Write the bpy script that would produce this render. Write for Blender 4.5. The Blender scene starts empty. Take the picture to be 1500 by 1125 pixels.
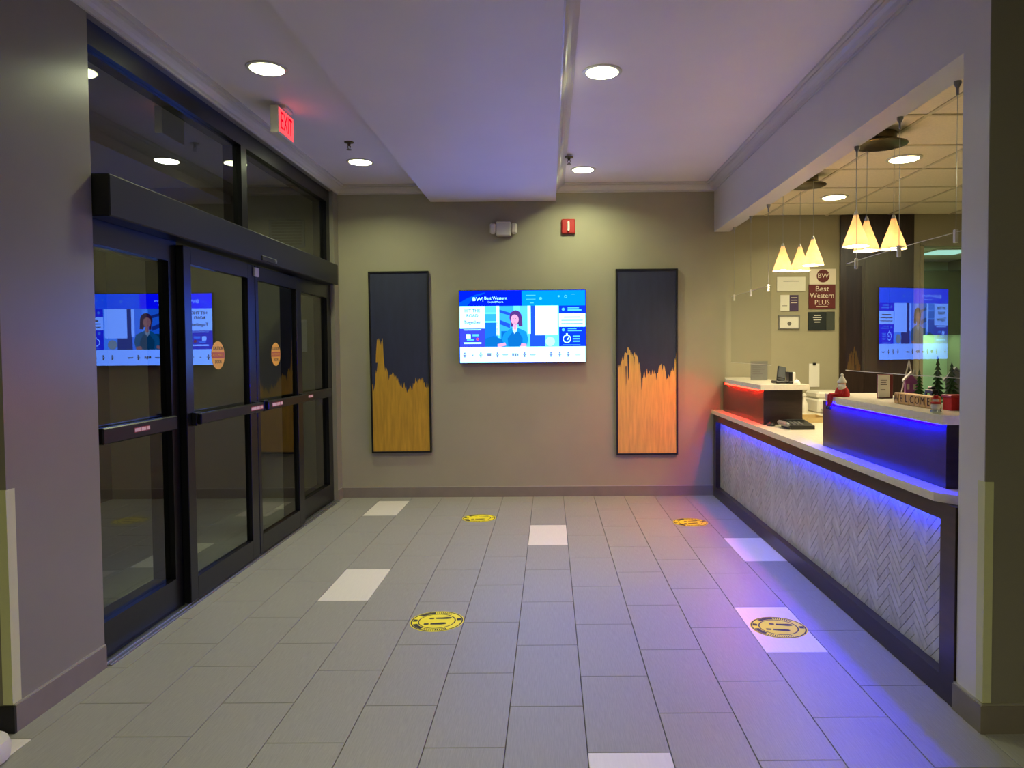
import bpy, bmesh, math, random
from mathutils import Vector, Matrix
R = math.radians
rnd = random.Random(7)
sc = bpy.context.scene
C = sc.collection

# ------------------------------------------------------------ camera, world, exposure
cam_d = bpy.data.cameras.new('camera')
cam = bpy.data.objects.new('camera', cam_d)
C.objects.link(cam)
cam_d.sensor_width = 36
cam_d.lens = 1038.64 * 36 / 1500
cam_d.shift_x = -50.19 / 1500
cam_d.shift_y = -15.31 / 1500
cam_d.clip_start = 0.05
cam.matrix_world = (Matrix.Translation((0, 0, 1.4826)) @ Matrix.Rotation(R(.293), 4, 'Z')
                    @ Matrix.Rotation(R(90 - 1.93), 4, 'X') @ Matrix.Rotation(R(-.4436), 4, 'Z'))
sc.camera = cam
w = bpy.data.worlds.new('night')
sc.world = w
w.use_nodes = True
w.node_tree.nodes['Background'].inputs[0].default_value = (.004, .005, .008, 1)
w.node_tree.nodes['Background'].inputs[1].default_value = 1
sc.view_settings.view_transform = 'Standard'
sc.view_settings.look = 'None'
sc.view_settings.gamma = 1
sc.view_settings.use_curve_mapping = False
sc.view_settings.exposure = 0

# light levels (radiance of the emitters)
DOWN = 16.0      # lobby downlights
OFFD = 22.0      # office downlights
VEST = 5.0       # vestibule downlight
TVS = 1.0        # television picture
RED = 200.0
BLUE = 660.0
BLUE2 = 130.0     # strip under the counter rail
BULB = 1000.0
GREEN = 1.0
DOWN_P = 13.4    # watts of each lobby downlight
OFF_P = 11.0
DOWN_C = (.93, 1.0, .60)
OFF_C = (1.0, .92, .50)


def area(name, loc, sx, sy, power, col):
    d = bpy.data.lights.new(name, 'AREA')
    d.shape = 'RECTANGLE'; d.size = sx; d.size_y = sy; d.energy = power; d.color = col
    o = bpy.data.objects.new(name, d); C.objects.link(o); o.location = loc
    return o


area('lobby_fill_light', (-1.2, -1.6, 3.10), .3, .3, 90, (1, 1, .66))  # added fill behind the camera, no fixture modelled
area('lobby_fill_light', (1.6, -1.8, 3.10), .3, .3, 50, (1, 1, .66))  # second added fill behind the camera, weaker
area('lobby_fill_light', (-.55, 1.3, 2.95), .2, .2, 9, (1, 1, .66)).data.spread = R(110)  # added fill to brighten the near floor, out of view
area('office_fill_light', (3.9, 4.6, 2.78), .3, .3, 30, (1, .92, .62))  # unseen fill added to lift the office ceiling and worktop


# ------------------------------------------------------------ materials
def lin(c):
    return tuple((x / 255 / 12.92 if x / 255 <= .04045 else ((x / 255 + .055) / 1.055) ** 2.4) for x in c)


def mat(name, rgb, rough=.6, metal=0, spec=.5, noise=0, nscale=8, bump=0, bscale=60, stretch=(1, 1, 1), coat=0, emis=None, es=0, trans=0):
    m = bpy.data.materials.new(name)
    m.use_nodes = True
    nt = m.node_tree
    b = nt.nodes['Principled BSDF']
    col = (*lin(rgb), 1)
    b.inputs['Base Color'].default_value = col
    b.inputs['Roughness'].default_value = rough
    b.inputs['Metallic'].default_value = metal
    b.inputs['Specular IOR Level'].default_value = spec
    b.inputs['Coat Weight'].default_value = coat
    if emis:
        b.inputs['Emission Color'].default_value = (*emis, 1)
        b.inputs['Emission Strength'].default_value = es
    if noise or bump:
        tc = nt.nodes.new('ShaderNodeTexCoord')
        mp = nt.nodes.new('ShaderNodeMapping')
        mp.inputs['Scale'].default_value = stretch
        nt.links.new(tc.outputs['Object'], mp.inputs['Vector'])
    if noise:
        n = nt.nodes.new('ShaderNodeTexNoise')
        n.inputs['Scale'].default_value = nscale
        n.inputs['Detail'].default_value = 6
        nt.links.new(mp.outputs[0], n.inputs['Vector'])
        r = nt.nodes.new('ShaderNodeValToRGB')
        r.color_ramp.elements[0].position = .3
        r.color_ramp.elements[1].position = .7
        c = lin(rgb)
        r.color_ramp.elements[0].color = (*[x * (1 - noise) for x in c], 1)
        r.color_ramp.elements[1].color = (*[min(1, x * (1 + noise)) for x in c], 1)
        nt.links.new(n.outputs['Fac'], r.inputs[0])
        nt.links.new(r.outputs[0], b.inputs['Base Color'])
    if bump:
        n2 = nt.nodes.new('ShaderNodeTexNoise')
        n2.inputs['Scale'].default_value = bscale
        n2.inputs['Detail'].default_value = 3
        nt.links.new(mp.outputs[0], n2.inputs['Vector'])
        bp = nt.nodes.new('ShaderNodeBump')
        bp.inputs['Strength'].default_value = bump
        bp.inputs['Distance'].default_value = .002
        nt.links.new(n2.outputs['Fac'], bp.inputs['Height'])
        nt.links.new(bp.outputs[0], b.inputs['Normal'])
    return m


def emit(name, col, s):
    m = bpy.data.materials.new(name)
    m.use_nodes = True
    nt = m.node_tree
    nt.nodes.remove(nt.nodes['Principled BSDF'])
    e = nt.nodes.new('ShaderNodeEmission')
    e.inputs[0].default_value = (*col, 1)
    e.inputs[1].default_value = s
    nt.links.new(e.outputs[0], nt.nodes['Material Output'].inputs[0])
    return m


def glass(name, tint, ior, rough=0.0):
    m = bpy.data.materials.new(name)
    m.use_nodes = True
    nt = m.node_tree
    nt.nodes.remove(nt.nodes['Principled BSDF'])
    t = nt.nodes.new('ShaderNodeBsdfTransparent')
    t.inputs[0].default_value = (*tint, 1)
    t2 = nt.nodes.new('ShaderNodeBsdfTransparent')
    g = nt.nodes.new('ShaderNodeBsdfGlossy')
    g.inputs['Roughness'].default_value = rough
    fr = nt.nodes.new('ShaderNodeFresnel')
    fr.inputs[0].default_value = ior
    mx = nt.nodes.new('ShaderNodeMixShader')
    nt.links.new(fr.outputs[0], mx.inputs[0])
    nt.links.new(t.outputs[0], mx.inputs[1])
    nt.links.new(g.outputs[0], mx.inputs[2])
    ge = nt.nodes.new('ShaderNodeNewGeometry')
    mx2 = nt.nodes.new('ShaderNodeMixShader')
    nt.links.new(ge.outputs['Backfacing'], mx2.inputs[0])
    nt.links.new(mx.outputs[0], mx2.inputs[1])
    nt.links.new(t2.outputs[0], mx2.inputs[2])
    nt.links.new(mx2.outputs[0], nt.nodes['Material Output'].inputs[0])
    return m


M = {}
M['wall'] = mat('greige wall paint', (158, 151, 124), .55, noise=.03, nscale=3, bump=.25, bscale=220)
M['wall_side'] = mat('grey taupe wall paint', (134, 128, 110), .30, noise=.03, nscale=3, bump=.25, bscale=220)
M['beam'] = mat('light grey paint', (216, 211, 206), .34, noise=.02, nscale=3, bump=.2, bscale=200)
M['ceiling'] = mat('ceiling paint', (236, 228, 222), .58, noise=.02, nscale=2, bump=.2, bscale=160)
M['crown'] = mat('crown moulding paint', (205, 200, 188), .35)
M['base'] = mat('taupe base tile', (128, 118, 104), .4, noise=.06, nscale=10)
M['base_trim'] = mat('metal edge trim', (190, 184, 170), .3, metal=.6)
M['tile'] = mat('grey linen porcelain', (150, 147, 137), .44, spec=.3, noise=.09, nscale=26, bump=.25, bscale=60, stretch=(9, .5, 1))
M['tile_white'] = mat('off white porcelain', (226, 218, 204), .36, noise=.03, nscale=20, bump=.1, bscale=60, stretch=(6, .5, 1))
M['grout'] = mat('grout', (92, 88, 80), .8, noise=.08, nscale=40)
M['black_metal'] = mat('black anodised aluminium', (8, 8, 10), .30, metal=0, spec=.5, noise=.1, nscale=30)
M['operator'] = mat('black painted operator cover', (6, 6, 7), .42, spec=.5)
M['alu'] = mat('brushed aluminium', (170, 170, 168), .35, metal=.9)
M['glass'] = glass('door glass', (.62, .66, .60), 1.72)
M['guard_glass'] = glass('sneeze guard acrylic', (.95, .96, .94), 1.62)
M['espresso'] = mat('espresso laminate', (44, 29, 26), .32, noise=.25, nscale=6, stretch=(1, 1, 8), spec=.5)
M['wood'] = mat('dark walnut panel', (46, 32, 27), .3, noise=.35, nscale=5, stretch=(6, 6, .6), bump=.1, bscale=30)
M['quartz'] = mat('cream quartz', (224, 214, 192), .22, noise=.05, nscale=45)
M['marble'] = mat('grey veined marble', (188, 187, 183), .28, noise=.16, nscale=7, stretch=(1, 3, 1))
M['marble_dark'] = mat('greyer veined marble', (180, 178, 174), .28, noise=.16, nscale=9, stretch=(1, 3, 1))
M['panel_back'] = mat('panel grout', (52, 50, 48), .8, noise=.1, nscale=30)
M['white_plastic'] = mat('white plastic', (214, 208, 192), .4, noise=.02, nscale=20)
M['grey_plastic'] = mat('grey plastic', (120, 118, 112), .4, noise=.03, nscale=20)
M['black_plastic'] = mat('black plastic', (22, 22, 23), .35, noise=.1, nscale=20)
M['paper'] = mat('white paper', (222, 218, 205), .7, noise=.01, nscale=30)
M['ink'] = mat('grey ink', (105, 100, 95), .7, noise=.02, nscale=30)
M['maroon'] = mat('maroon print', (96, 22, 24), .45, noise=.05, nscale=12)
M['cream'] = mat('cream print', (226, 214, 196), .5, noise=.01, nscale=12)
M['purple'] = mat('purple print', (66, 46, 84), .5, noise=.08, nscale=12)
M['slate'] = mat('black plaque', (30, 36, 36), .4, noise=.1, nscale=20)
M['silver'] = mat('silver plate', (200, 212, 212), .12, metal=1)
M['red_paint'] = mat('red enamel', (168, 26, 20), .4, noise=.03, nscale=20)
M['red_cloth'] = mat('red felt', (176, 26, 28), .85, noise=.12, nscale=60)
M['white_cloth'] = mat('white fleece', (226, 218, 208), .9, noise=.06, nscale=80, bump=.5, bscale=200)
M['skin'] = mat('painted face', (214, 160, 130), .6, noise=.03, nscale=30)
M['guard'] = mat('cream vinyl', (205, 204, 150), .45, noise=.02, nscale=20)
M['yellow'] = mat('yellow vinyl', (246, 228, 20), .5, noise=.03, nscale=20)
M['black_ink'] = mat('black print', (38, 34, 14), .6, noise=.05, nscale=30)
M['amber'] = mat('amber vinyl', (240, 178, 20), .5, noise=.03, nscale=20)
M['orange_ink'] = mat('red orange print', (196, 92, 24), .5, noise=.03, nscale=20)
M['label_red'] = mat('red label', (150, 52, 50), .5, noise=.03, nscale=20)
M['label_pale'] = mat('pale label print', (228, 190, 182), .5, noise=.03, nscale=20)
M['navy'] = mat('navy canvas', (38, 42, 66), .6, noise=.15, nscale=5, stretch=(3, 1, .6), bump=.3, bscale=200)
M['gold'] = mat('gold leaf paint', (196, 150, 48), .42, noise=.16, nscale=9, stretch=(5, 1, .5), bump=.4, bscale=120, metal=.15)
M['gold_light'] = mat('light gold paint', (214, 172, 84), .45, noise=.14, nscale=9, stretch=(5, 1, .5), bump=.4, bscale=120, metal=.1)
M['frame_black'] = mat('black wood frame', (20, 17, 18), .4, noise=.1, nscale=20)
M['green_brush'] = mat('green bristle', (52, 92, 40), .9, noise=.35, nscale=120, bump=1, bscale=300)
M['green_dark'] = mat('dark green bristle', (44, 74, 42), .9, noise=.35, nscale=120, bump=1, bscale=300)
M['trunk'] = mat('brown turned wood', (96, 64, 38), .7, noise=.2, nscale=40)
M['pink_paint'] = mat('violet pink paint', (168, 92, 172), .6, noise=.08, nscale=30)
M['pine'] = mat('pine wood', (206, 160, 96), .6, noise=.12, nscale=14, stretch=(1, 5, 1))
M['brown_ink'] = mat('brown stamped ink', (72, 44, 28), .7, noise=.05, nscale=20)
M['house_grey'] = mat('grey painted house', (112, 116, 122), .7, noise=.12, nscale=30)
M['acoustic'] = mat('acoustic tile', (240, 226, 192), .8, noise=.05, nscale=60, bump=.5, bscale=250)
M['tbar'] = mat('ceiling grid bar', (214, 200, 164), .5)
M['bronze'] = mat('brushed bronze', (104, 92, 66), .3, metal=.85)
M['cabinet_olive'] = mat('olive cabinet', (70, 70, 46), .5, noise=.06, nscale=8)
M['green_wall'] = mat('pale green wall', (196, 210, 180), .6, noise=.03, nscale=6)
M['outer_wall'] = mat('dark vestibule wall', (88, 86, 70), .6, noise=.04, nscale=5)
M['paper_bag'] = mat('tan card', (188, 164, 110), .8, noise=.06, nscale=20)
M['clear'] = glass('clear acrylic', (.93, .95, .94), 1.45)
M['lens'] = mat('strobe lens', (232, 226, 214), .2)
M['down'] = emit('downlight lens glow', DOWN_C, DOWN)
M['offdown'] = emit('office downlight lens glow', OFF_C, OFFD)
M['vestdown'] = emit('vestibule downlight lens glow', (.95, 1, .8), VEST * 4)
M['led_red'] = emit('red LED', (1, .002, .0008), RED)
M['led_blue'] = emit('blue LED', (.0001, .0, 1), BLUE)
M['led_blue2'] = emit('blue LED under rail', (.02, .04, 1), BLUE2)
M['bulb'] = emit('warm bulb', (1, .80, .56), BULB)
M['exit_face'] = emit('exit sign lit face', (1, .085, .10), 1.5)
M['exit_letters'] = emit('exit sign lit letters', (1, 0, .02), .9)
M['greenlamp'] = emit('greenish fluorescent panel', (.42, .85, .70), GREEN)


def shade_mat():
    m = bpy.data.materials.new('alabaster glass shade')
    m.use_nodes = True
    nt = m.node_tree
    nt.nodes.remove(nt.nodes['Principled BSDF'])
    d = nt.nodes.new('ShaderNodeBsdfDiffuse')
    t = nt.nodes.new('ShaderNodeBsdfTranslucent')
    tc = nt.nodes.new('ShaderNodeTexCoord')
    n = nt.nodes.new('ShaderNodeTexNoise'); n.inputs['Scale'].default_value = 18
    n.inputs['Detail'].default_value = 4; n.inputs['Distortion'].default_value = 1.5
    r = nt.nodes.new('ShaderNodeValToRGB')
    r.color_ramp.elements[0].color = (1, .74, .46, 1); r.color_ramp.elements[1].color = (1, .92, .74, 1)
    nt.links.new(tc.outputs['Object'], n.inputs['Vector'])
    nt.links.new(n.outputs['Fac'], r.inputs[0])
    nt.links.new(r.outputs[0], d.inputs[0]); nt.links.new(r.outputs[0], t.inputs[0])
    mx = nt.nodes.new('ShaderNodeMixShader'); mx.inputs[0].default_value = .7
    nt.links.new(d.outputs[0], mx.inputs[1]); nt.links.new(t.outputs[0], mx.inputs[2])
    nt.links.new(mx.outputs[0], nt.nodes['Material Output'].inputs[0])
    return m


M['shade'] = shade_mat()

# ------------------------------------------------------------ helpers
W = {}                                      # world location of every object that parents others


class MB:
    def __init__(s):
        s.v = []; s.f = []; s.m = []

    def add(s, vs, fs, m=0):
        k = len(s.v)
        s.v += [Vector(p) for p in vs]
        s.f += [tuple(i + k for i in f) for f in fs]
        s.m += [m] * len(fs)
        return s

    def box(s, x0, x1, y0, y1, z0, z1, bev=0, m=0):
        if bev:
            bm = bmesh.new()
            bmesh.ops.create_cube(bm, size=1)
            for v in bm.verts:
                v.co = Vector(((x0 + x1) / 2 + v.co.x * (x1 - x0), (y0 + y1) / 2 + v.co.y * (y1 - y0), (z0 + z1) / 2 + v.co.z * (z1 - z0)))
            bmesh.ops.bevel(bm, geom=bm.edges[:], offset=bev, segments=1, affect='EDGES')
            bm.verts.index_update()
            s.add([v.co.copy() for v in bm.verts], [[v.index for v in f.verts] for f in bm.faces], m)
            bm.free()
            return s
        return s.add([(x0, y0, z0), (x1, y0, z0), (x1, y1, z0), (x0, y1, z0), (x0, y0, z1), (x1, y0, z1), (x1, y1, z1), (x0, y1, z1)],
                     [(0, 3, 2, 1), (4, 5, 6, 7), (0, 1, 5, 4), (1, 2, 6, 5), (2, 3, 7, 6), (3, 0, 4, 7)], m)

    def prism(s, pts, ax, t0, t1, m=0):
        """pts: 2D outline in the two other axes (order x,y,z without ax)"""
        def P(a, b, t):
            return {'x': (t, a, b), 'y': (a, t, b), 'z': (a, b, t)}[ax]
        n = len(pts)
        ar = sum(pts[i][0] * pts[(i + 1) % n][1] - pts[(i + 1) % n][0] * pts[i][1] for i in range(n))
        if (ar < 0) != (ax == 'y'):
            pts = pts[::-1]
        vs = [P(a, b, t0) for a, b in pts] + [P(a, b, t1) for a, b in pts]
        fs = [tuple(range(n))[::-1], tuple(range(n, 2 * n))] + [(i, (i + 1) % n, n + (i + 1) % n, n + i) for i in range(n)]
        if t1 < t0:
            fs = [f[::-1] for f in fs]
        return s.add(vs, fs, m)

    def tube(s, a, b, r0, r1=None, n=10, m=0):
        r1 = r0 if r1 is None else r1
        a = Vector(a); b = Vector(b); d = (b - a).normalized()
        u = d.orthogonal().normalized(); w_ = d.cross(u)
        vs = []
        for c, r in ((a, r0), (b, r1)):
            vs += [c + (u * math.cos(2 * math.pi * i / n) + w_ * math.sin(2 * math.pi * i / n)) * r for i in range(n)]
        fs = [(i, (i + 1) % n, n + (i + 1) % n, n + i) for i in range(n)] + [tuple(range(n))[::-1], tuple(range(n, 2 * n))]
        return s.add(vs, fs, m)

    def lathe(s, cx, cy, prof, n=20, m=0, sx=1, sy=1):
        vs = []; fs = []
        for r, z in prof:
            vs += [(cx + r * sx * math.cos(2 * math.pi * i / n), cy + r * sy * math.sin(2 * math.pi * i / n), z) for i in range(n)]
        for j in range(len(prof) - 1):
            for i in range(n):
                fs.append((j * n + i, j * n + (i + 1) % n, (j + 1) * n + (i + 1) % n, (j + 1) * n + i))
        fs.append(tuple(range(n))[::-1])
        fs.append(tuple(range((len(prof) - 1) * n, len(prof) * n)))
        return s.add(vs, fs, m)

    def ball(s, c, r, n=10, m=0, sz=1):
        return s.lathe(c[0], c[1], [(max(r * math.sin(math.pi * k / 8), r * .02), c[2] - r * sz * math.cos(math.pi * k / 8)) for k in range(9)], n, m)

    def turn(s, ang, c, axis='Z'):
        mt = Matrix.Translation(c) @ Matrix.Rotation(ang, 4, axis) @ Matrix.Translation(-Vector(c))
        s.v = [mt @ p for p in s.v]
        return s

    def build(s, name, mats, parent=None, smooth=False):
        off = W.get(parent, Vector((0, 0, 0))) if parent else Vector((0, 0, 0))
        me = bpy.data.meshes.new(name)
        me.from_pydata([tuple(p - off) for p in s.v], [], s.f)
        for mm in (mats if isinstance(mats, (list, tuple)) else [mats]):
            me.materials.append(M[mm] if isinstance(mm, str) else mm)
        for p, i in zip(me.polygons, s.m):
            p.material_index = i
            p.use_smooth = smooth
        if smooth:
            me.set_sharp_from_angle(angle=R(38))
        me.update()
        o = bpy.data.objects.new(name, me)
        C.objects.link(o)
        if parent:
            o.parent = parent
            W[o] = off
        return o


def B(*a, **k):
    return MB().box(*a, **k)


def single(name, mb, mats, label, cat, group=None, smooth=False):
    """a thing that is one mesh: origin at its base centre"""
    xs = [p.x for p in mb.v]; ys = [p.y for p in mb.v]; zs = [p.z for p in mb.v]
    c = Vector(((min(xs) + max(xs)) / 2, (min(ys) + max(ys)) / 2, min(zs)))
    mb.v = [p - c for p in mb.v]
    o = mb.build(name, mats, None, smooth)
    o.location = c
    W[o] = c
    tag(o, label, cat, group)
    return o


def tag(o, label, cat, group=None):
    o['label'] = label; o['category'] = cat
    if group:
        o['group'] = group


def thing(name, loc, label, cat, group=None):
    o = bpy.data.objects.new(name, None)
    o.empty_display_size = .05
    C.objects.link(o)
    o.location = loc
    W[o] = Vector(loc)
    if label:
        tag(o, label, cat, group)
    return o


def struct(name, mb, mats, smooth=False):
    o = mb.build(name, mats, None, smooth)
    o['kind'] = 'structure'
    W[o] = Vector((0, 0, 0))
    return o


def sgroup(name, loc):
    o = thing(name, loc, None, None)
    o['kind'] = 'structure'
    return o


def text(body, size, m, parent, name, loc, rot=(R(90), 0, 0), ext=.0004, sx=1.0, bold=0):
    cu = bpy.data.curves.new('t', 'FONT')
    cu.body = body; cu.size = size; cu.extrude = ext
    cu.align_x = 'CENTER'; cu.align_y = 'CENTER'; cu.space_line = .85
    cu.resolution_u = 3
    cu.offset = bold
    ob = bpy.data.objects.new('t', cu)
    C.objects.link(ob)
    dg = bpy.context.evaluated_depsgraph_get()
    me = bpy.data.meshes.new_from_object(ob.evaluated_get(dg))
    bpy.data.objects.remove(ob)
    mt = Matrix.LocRotScale(Vector(loc) - (W[parent] if parent in W else Vector()), None, None) @ \
        __import__('mathutils').Euler(rot).to_matrix().to_4x4() @ Matrix.Diagonal((sx, 1, 1, 1))
    me.transform(mt)
    me.materials.clear()
    me.materials.append(M[m] if isinstance(m, str) else m)
    o = bpy.data.objects.new(name, me)
    C.objects.link(o)
    o.parent = parent
    return o


FACE_X = (R(90), 0, R(90))                 # lettering on a face that looks to +x
FACE_NX = (R(90), 0, R(-90))               # lettering on a face that looks to -x

YB = 7.13            # face of the back wall
XL = -2.11           # face of the left wall
XR = 1.65            # face of the beam and pillar on the right
ZC = 3.13            # lobby ceiling
ZO = 2.80            # office ceiling

# ------------------------------------------------------------ the setting
fl = MB()
fl.box(-5, 5, -5, 9.2, -.12, -.008)
floor = struct('floor', fl, 'grout')
TW, TL, TX0, TY0 = .3048, .6096, -.1766, 2.8838
OFFS = {-14: .1, -13: .6, -12: .1, -11: .62, -10: .12, -9: .21, -8: .13, -7: .655, -6: .10, -5: .67, -4: .095, -3: .59, -2: .05, -1: .53,
        0: .03, 1: .47, 2: .93, 3: .38, 4: .865, 5: .3, 6: .85, 7: .35, 8: .85}
WHITE = {(0, 5.6), (1, 2.2), (4, 3.7), (5, 5.2), (-4, 4.45), (-5, 6.65), (-7, 2.4), (-9, 5.1), (-8, 6.9)}
tile_me = {}


def tile_mesh(l):
    key = round(l, 3)
    if key in tile_me:
        return tile_me[key]
    g = .0016; c = .0014
    hw, hl = TW / 2 - g, l / 2 - g
    vs = [(-hw, -hl, -.008), (hw, -hl, -.008), (hw, hl, -.008), (-hw, hl, -.008),
          (-hw, -hl, -c), (hw, -hl, -c), (hw, hl, -c), (-hw, hl, -c),
          (-hw + c, -hl + c, 0), (hw - c, -hl + c, 0), (hw - c, hl - c, 0), (-hw + c, hl - c, 0)]
    fs = [(8, 9, 10, 11)]
    for a, b in ((0, 4), (4, 8)):
        for i in range(4):
            j = (i + 1) % 4
            fs.append((a + i, a + j, b + j, b + i))
    pair = []
    for mm in ('tile', 'tile_white'):
        me = bpy.data.meshes.new('tile')
        me.from_pydata(vs, [], fs)
        me.materials.append(M[mm])
        pair.append(me)
    tile_me[key] = pair
    return pair


rest = MB()
for k in range(-14, 9):
    x = TX0 + (k + .5) * TW
    if k > 6:
        continue
    y = TY0 + OFFS[k] * TL - 14 * TL
    while y < 7.35:
        a, b = y, y + TL
        y += TL
        ymax = 7.14
        b = min(b, ymax)
        if b - a < .03:
            continue
        if k < -7 and a < 2.9:
            continue
        if b < .6:
            rest.box(x - TW / 2 + .0016, x + TW / 2 - .0016, a + .0016, b - .0016, -.008, 0)
            continue
        white = any(kk == k and a < yy < b for kk, yy in WHITE)
        o = bpy.data.objects.new('tile', tile_mesh(b - a)[1 if white else 0])
        o.location = (x, (a + b) / 2, 0)
        C.objects.link(o)
        o.parent = floor
        if white:
            o['label'] = 'pale off-white floor tile'
rs = rest.build('tile', 'tile', floor)
rs['kind'] = 'stuff'
# floor area beyond the tile columns (office and side rooms)
struct('floor', B(1.97, 5, 2.7, 9.2, -.008, 0).box(1.97, 5, -5, 2.7, -.008, 0).box(-5, -4.46, -5, 9.2, -.008, 0), 'tile')

# ceiling
struct('ceiling', B(-5, XR + .15, -5, 7.3, ZC, ZC + .1).box(XR + .15, 5, -5, 2.86, ZC, ZC + .1), 'ceiling')
struct('soffit', B(-1.18, .072, -5, YB, 2.965, ZC), 'ceiling')

# back wall: lobby + office, with the office doorway
wb = B(-5, 3.72, YB, YB + .12, 0, 3.2).box(3.72, 4.62, YB, YB + .12, 2.50, 3.2).box(4.62, 5, YB, YB + .12, 0, 3.2)
struct('wall_back', wb, 'wall')
# left wall around the storefront
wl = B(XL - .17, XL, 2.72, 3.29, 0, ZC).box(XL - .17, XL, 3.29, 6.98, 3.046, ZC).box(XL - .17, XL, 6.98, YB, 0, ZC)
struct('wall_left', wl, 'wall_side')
# side rooms beyond the camera, so that glass and metal have a room to mirror
struct('wall_far_left', B(-5.1, -5, -5, 2.9, 0, ZC).box(-5, XL - .17, 2.80, 2.9, 0, ZC), 'wall_side')
struct('wall_front', B(-5, 5, -5.1, -5, 0, ZC), 'wall_side')
struct('wall_far_right', B(5, 5.1, -5, 9.3, 0, ZC), 'wall_side')
# beam and pillar on the right
struct('wall_right', B(XR, XR + .15, 2.86, YB, 2.645, ZC), 'beam')
struct('wall_right_pillar', B(XR, XR + .15, 2.69, 2.86, 0, ZC), 'beam')
struct('wall_right_return', B(XR, 5, 2.685, 2.69, 0, ZC).box(XR + .15, 5, 2.69, 2.86, 0, ZC), 'wall_side')

# baseboards with a metal edge strip on top
def baseboard(name, x0, x1, y0, y1, tx0, tx1, ty0, ty1, h=.10):
    o = struct(name, B(x0, x1, y0, y1, 0, h), 'base')
    B(tx0, tx1, ty0, ty1, h, h + .006).build('edge_trim', 'base_trim', o)
    return o


baseboard('baseboard_back', XL, 1.70, YB - .012, YB, XL, 1.70, YB - .008, YB)
baseboard('baseboard_left', XL, XL + .012, 2.72, 3.285, XL, XL + .009, 2.72, 3.285, .105)
baseboard('baseboard_left', XL, XL + .012, 6.985, YB - .012, XL, XL + .009, 6.985, YB - .012, .105)
struct('baseboard_left_end', B(XL - .17, XL + .012, 2.708, 2.72, 0, .105), 'black_plastic')
baseboard('baseboard_right', XR - .014, XR, 2.685, 2.864, XR - .009, XR, 2.685, 2.864, .108)
baseboard('baseboard_right', XR - .014, 5, 2.672, 2.685, XR - .009, 5, 2.676, 2.685, .108)

# crown mouldings
def crown_prof(s=1.0):
    return [(0, 0), (.012, 0), (.012, .012), (.026, .018), (.036, .036), (.052, .050), (.068, .056), (.068, .066), (.085, .070), (.085, .085), (0, .085)]


c = MB()
c.prism([(XL + a, ZC - .085 + b) for a, b in crown_prof()], 'y', 2.72, YB)
struct('trim_1', c, 'crown')
c = MB()
for x0, x1 in ((XL, -1.18), (.072, XR)):
    c.prism([(YB - a, ZC - .085 + b) for a, b in crown_prof()], 'x', x0, x1)
struct('trim_2', c, 'crown')
c = MB()
c.prism([(XR - a, ZC - .085 + b) for a, b in crown_prof()], 'y', 2.69, YB)
struct('trim_3', c, 'crown')
c = MB()
c.prism([(.072 + a, ZC - .085 + b) for a, b in crown_prof()], 'y', -5, YB)
c.prism([(-1.18 - a, ZC - .085 + b) for a, b in crown_prof()], 'y', -5, YB)
struct('trim_4', c, 'crown')

# office: walls, ceiling grid and panels
oc = struct('ceiling_office', B(XR + .15, 5, 2.86, YB, ZO + .02, ZO + .1), 'tbar')
xs = [XR + .15, 2.16, 2.77, 3.38, 3.99, 4.60, 5.0]
ys = [2.86, 3.48, 4.09, 4.70, 5.31, 5.92, 6.53, YB]
tb = MB()
for x in xs[1:-1]:
    tb.box(x - .012, x + .012, 2.86, YB, ZO - .004, ZO + .02)
for y in ys[1:-1]:
    tb.box(XR + .15, 5, y - .012, y + .012, ZO - .0045, ZO + .02)
tb.build('ceiling_grid', 'tbar', oc)
for i in range(len(xs) - 1):
    for j in range(len(ys) - 1):
        B(xs[i] + .012, xs[i + 1] - .012, ys[j] + .012, ys[j + 1] - .012, ZO + .002, ZO + .02).build('ceiling_panel', 'acoustic', oc)
# room beyond the office doorway
struct('wall_utility_back', B(3.0, 5, 8.95, 9.05, 0, 2.6).box(2.9, 3.0, YB + .12, 9.05, 0, 2.6), 'green_wall')
struct('ceiling_utility', B(3.0, 5, YB + .12, 9.05, 2.54, 2.62), 'ceiling')
jb = MB()
jb.box(3.70, 3.735, YB - .015, YB + .125, 0, 2.50).box(4.605, 4.64, YB - .015, YB + .125, 0, 2.50).box(3.70, 4.64, YB - .015, YB + .125, 2.485, 2.52)
struct('trim_5', jb, 'wall')

# vestibule beyond the glass
struct('wall_vestibule', B(-4.55, -4.45, 2.9, YB, 0, ZC), 'outer_wall')
vs_ = struct('door_5', B(-4.45, -4.40, 3.6, 6.6, 0, 2.2), 'black_metal')
for y in (3.7, 4.42, 5.14, 5.86):
    B(-4.40, -4.395, y, y + .62, .12, 2.1).build('pane', 'slate', vs_)

# ------------------------------------------------------------ storefront (left)
FX0, FX1 = -2.28, -2.15       # fixed frame depth
GX = -2.18                    # fixed glass plane
tr = sgroup('window_1', (-2.2, 3.29, 2.31))
f = B(FX0, FX1, 3.29, 6.98, 2.93, 3.046)
f.build('head_rail', 'black_metal', tr)
B(FX0, FX1, 3.29, 6.98, 2.14, 2.32).build('sill_rail', 'black_metal', tr)
for y0, y1 in ((3.29, 3.345), (5.0, 5.09), (6.88, 6.98)):
    B(FX0, FX1, y0, y1, 2.32, 2.93).build('mullion', 'black_metal', tr)
for y0, y1 in ((3.345, 5.0), (5.09, 6.88)):
    B(GX - .006, GX, y0, y1, 2.32, 2.93).build('pane', 'glass', tr)


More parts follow.
